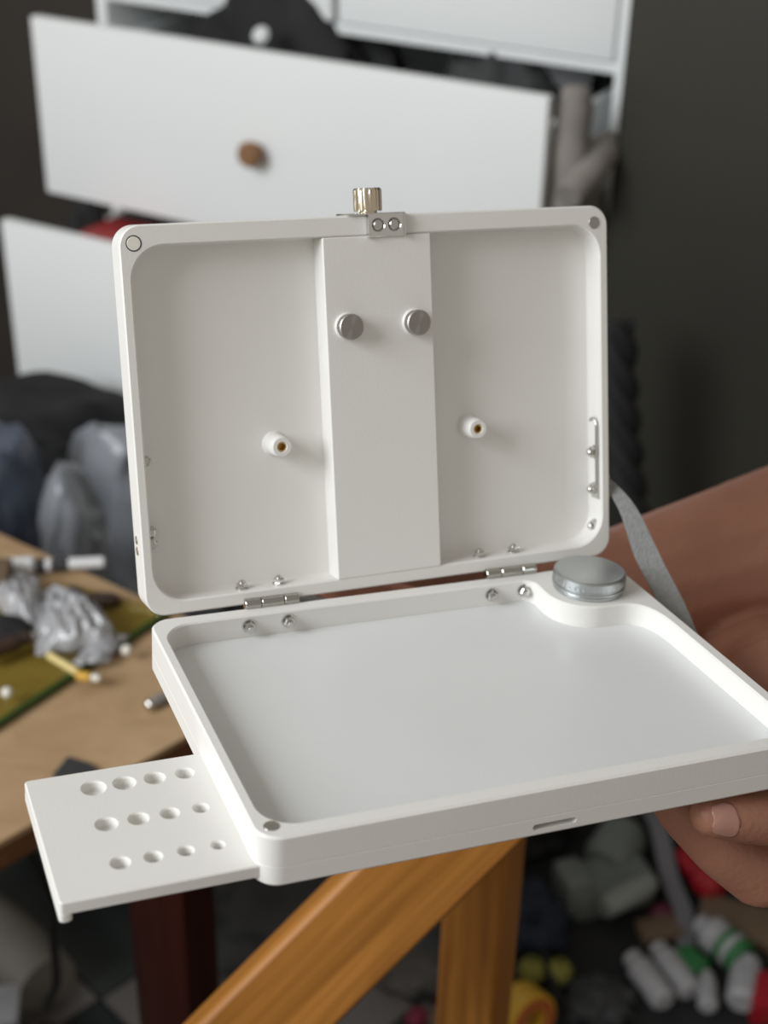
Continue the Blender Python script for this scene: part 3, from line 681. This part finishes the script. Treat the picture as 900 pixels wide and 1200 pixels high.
for v in bm.verts:
    r_ = math.hypot(v.co.x, v.co.y)
    if r_ > 6.4:
        k = int(round(math.atan2(v.co.y, v.co.x) / (2 * math.pi) * NK)); f = 1.0 if k % 4 < 2 else .945; v.co.x *= f; v.co.y *= f
mm(bm); mk('clamp_knob', bm, 'nickelbrass', lid, 25, mtx=Matrix.Translation((.1175, 0, -.006)) @ Matrix.Rotation(R(-90), 4, 'X'))

# strap and ring on the right side
def Lb(x, u, n): return lidm @ Vector((x * .001, u * .001, n * .001))
bm = B(); tube(bm, smooth_path([Lb(240.5, 41, -9), Lb(243.8, 40, -9.5), Lb(245, 35, -10), Lb(245, 28, -10), Lb(243.5, 24, -9.5), Lb(240.5, 23, -9)], 6), .0009, 10); mk('strap_ring', bm, 'steel', bx, 50)
P = smooth_path([Lb(243.5, 36, -11), Vector((.2465, .177, .028)), Vector((.2530, .162, .006)), Vector((.2600, .142, -.016)), Vector((.258, .112, -.036)), Vector((.248, .080, -.046))], 6)
Wv = []
for i in range(len(P)):
    t = i / (len(P) - 1); k = min(1, .35 + t * 1.7)
    Wv.append(Vector((.933, -.30, .15)) * .0125 * k)
bm = B(); ribbon(bm, P, Wv, .0016); mk('strap', bm, 'strap', bx, 60)

# ------------------------------------------------------------------ jar in the corner well
jr = empty('jar', BM @ Matrix.Translation((.2135, .1515, .0001))); tag(jr, 'round aluminium jar with a screw lid in the corner of the paint box', 'jar')
bm = B(); lathe(bm, [(0, -.0), (16.6, 0), (17.3, .3), (17.3, 1.7), (17.0, 2.1), (16.6, 2.3), (0, 2.3)], 64); mm(bm); mk('jar_body', bm, 'alu', jr, 35)
bm = B(); lathe(bm, [(0, 2.2), (17.4, 2.2), (17.9, 2.6), (17.9, 3.4), (17.3, 3.9), (17.3, 4.5), (17.75, 4.9), (17.75, 7.6), (17.6, 8.6), (17.0, 9.2), (16.2, 9.35), (15.6, 9.15), (0, 9.1)], 96)
for v in bm.verts:
    if 17.74 < math.hypot(v.co.x, v.co.y) < 17.8:
        k = int(round(math.atan2(v.co.y, v.co.x) / (2 * math.pi) * 96))
        if k % 2: v.co.x *= .986; v.co.y *= .986
mm(bm); mk('jar_lid', bm, 'alu', jr, 25)

# ------------------------------------------------------------------ person: two arms, one under the box, one behind the lid
def capsule(bm, a, b, ra, rb, n=14):
    a = Vector(a); b = Vector(b); d = b - a; L_ = d.length
    prof = [(0, -ra)] + [(ra * math.cos(t), ra * math.sin(t)) for t in [R(x) for x in (-60, -30, 0)]] + [(rb * math.cos(t), L_ + rb * math.sin(t)) for t in [R(x) for x in (0, 30, 60)]] + [(0, L_ + rb)]
    lathe(bm, prof, n, axis_m(a, d if L_ > 1e-6 else Vector((0, 0, 1))))
def chain(bm, pts):
    for (a, ra), (b, rb) in zip(pts, pts[1:]): capsule(bm, a, b, ra, rb)
bp = B()
def mmv(*p): return Vector(p) * .001
# front (left) hand: palm up, thumb along the front edge, fingers reaching under the box
thumb = [((286, 26, -66), 17), ((254, 10, -50), 14), ((228, 8, -42), 12.2), ((209, 8, -37.2), 11.2), ((196.5, 8, -34), 9.6)]
index = [((286, 36, -94), 18), ((246, 30, -90), 16), ((222, 30, -72), 13), ((203, 36, -52), 11.5), ((192, 46, -34.5), 9.5)]
middle = [((290, 54, -94), 17), ((250, 54, -88), 14), ((222, 60, -66), 11), ((202, 66, -46), 9.6), ((188, 72, -32.5), 8.3)]
ring = [((292, 70, -90), 16), ((256, 74, -82), 13), ((230, 80, -62), 10.4), ((212, 86, -44), 9), ((200, 90, -32), 8)]
little = [((296, 84, -84), 14), ((266, 92, -74), 11.5), ((244, 98, -56), 9), ((230, 102, -42), 8), ((222, 105, -31.5), 7.2)]
for f in (thumb, index, middle, ring, little): chain(bp, [(mmv(*p), r * .001) for p, r in f])
# palm, wrist, forearm
chain(bp, [(mmv(262, 38, -86), .019), (mmv(292, 50, -84), .024), (mmv(312, 78, -78), .025), (mmv(322, 104, -74), .0265)])
chain(bp, [(mmv(264, 68, -80), .017), (mmv(298, 76, -80), .022), (mmv(314, 90, -78), .025), (mmv(324, 106, -74), .0265)])
chain(bp, [(mmv(323, 105, -74), .0285), (mmv(335, 148, -82), .036), (mmv(375, 212, -112), .045), (mmv(500, 300, -150), .046), (mmv(560, 340, -150), .047), (mmv(740, 230, 110), .055), (mmv(830, 210, 215), .07)])
# rear (right) arm and hand behind the hinge
chain(bp, [(mmv(150, 252, -42), .018), (mmv(205, 246, -46), .026), (mmv(250, 246, -52), .0275), (mmv(300, 252, -61), .038), (mmv(390, 258, -52), .0475), (mmv(480, 268, -38), .051), (mmv(560, 300, -30), .047), (mmv(740, 460, 130), .055), (mmv(830, 480, 215), .07)])
for k, (dy, L_) in enumerate(((-14, 62), (4, 74), (20, 68), (34, 52))):
    y0 = 246 + dy; chain(bp, [(mmv(172, y0, -42), .0125), (mmv(172 - L_ * .5, y0 + 2, -38), .0100), (mmv(172 - L_ * .85, y0 + 2, -30), .0090), (mmv(172 - L_ * 1.05, y0 + 1, -22), .0078)])
chain(bp, [(mmv(215, 238, -38), .016), (mmv(186, 226, -28), .0125), (mmv(160, 222, -18), .0105), (mmv(140, 221, -10), .009)])
# shoulders and chest join both arms off to the right
chain(bp, [(mmv(830, 210, 215), .075), (mmv(860, 345, 225), .10), (mmv(830, 480, 215), .075)])
me = bpy.data.meshes.new('person'); bp.to_mesh(me); bp.free()
person = bpy.data.objects.new('person', me); C.objects.link(person)
person.matrix_world = BM
md = person.modifiers.new('r', 'REMESH'); md.mode = 'VOXEL'; md.voxel_size = .0024
ms = person.modifiers.new('s', 'SMOOTH'); ms.factor = .5; ms.iterations = 5
bpy.context.view_layer.update(); dg = bpy.context.evaluated_depsgraph_get()
nm = bpy.data.meshes.new_from_object(person.evaluated_get(dg)); person.modifiers.clear(); person.data = nm
nm.materials.clear(); nm.materials.append(M['skin']); nm.polygons.foreach_set('use_smooth', [True] * len(nm.polygons))
tag(person, 'person with bare forearms holding the white paint box from below and behind', 'person')
# thumb nail
bm = B(); NU, NV = 14, 12; grid = []
for i in range(NU + 1):
    row = []
    for j in range(NV + 1):
        u = i / NU; v = (j / NV - .5) * 2
        ww = .80 + .4 * u if u < .5 else max(.15, (1 - (2 * u - 1) ** 4) ** .5)
        a = R(50) * v * ww + R(18); rr = 11.5
        x = 190.2 + 13.5 * u
        g_ = Vector((x, 8.0 - rr * math.cos(a), -32.6 - 3.6 * u + rr * math.sin(a))) * .001
        hit, co_, no_, _ = person.closest_point_on_mesh(g_)
        row.append(bm.verts.new((co_ + no_ * .00035) * 1000))
    grid.append(row)
for i in range(NU):
    for j in range(NV): bm.faces.new((grid[i][j], grid[i + 1][j], grid[i + 1][j + 1], grid[i][j + 1]))
mm(bm); o = mk('thumbnail', bm, 'nail', person, 60)
sm = o.modifiers.new('t', 'SOLIDIFY'); sm.thickness = .0006
# shirt
bs = B()
chain(bs, [(mmv(770, 192, 160), .074), (mmv(830, 210, 215), .088), (mmv(868, 345, 220), .125), (mmv(830, 480, 215), .088), (mmv(752, 468, 140), .074)])
chain(bs, [(mmv(868, 300, 200), .12), (mmv(880, 300, -300), .125)]); chain(bs, [(mmv(868, 395, 200), .12), (mmv(880, 395, -300), .125)])
me = bpy.data.meshes.new('shirt'); bs.to_mesh(me); bs.free(); so = bpy.data.objects.new('shirt', me); C.objects.link(so); so.parent = person
md = so.modifiers.new('r', 'REMESH'); md.mode = 'VOXEL'; md.voxel_size = .009
ms = so.modifiers.new('s', 'SMOOTH'); ms.factor = .5; ms.iterations = 6
so.data.materials.append(M['shirt'])
bpy.context.view_layer.update(); dg = bpy.context.evaluated_depsgraph_get()
nm = bpy.data.meshes.new_from_object(so.evaluated_get(dg)); so.modifiers.clear(); so.data = nm
nm.materials.clear(); nm.materials.append(M['shirt']); nm.polygons.foreach_set('use_smooth', [True] * len(nm.polygons))
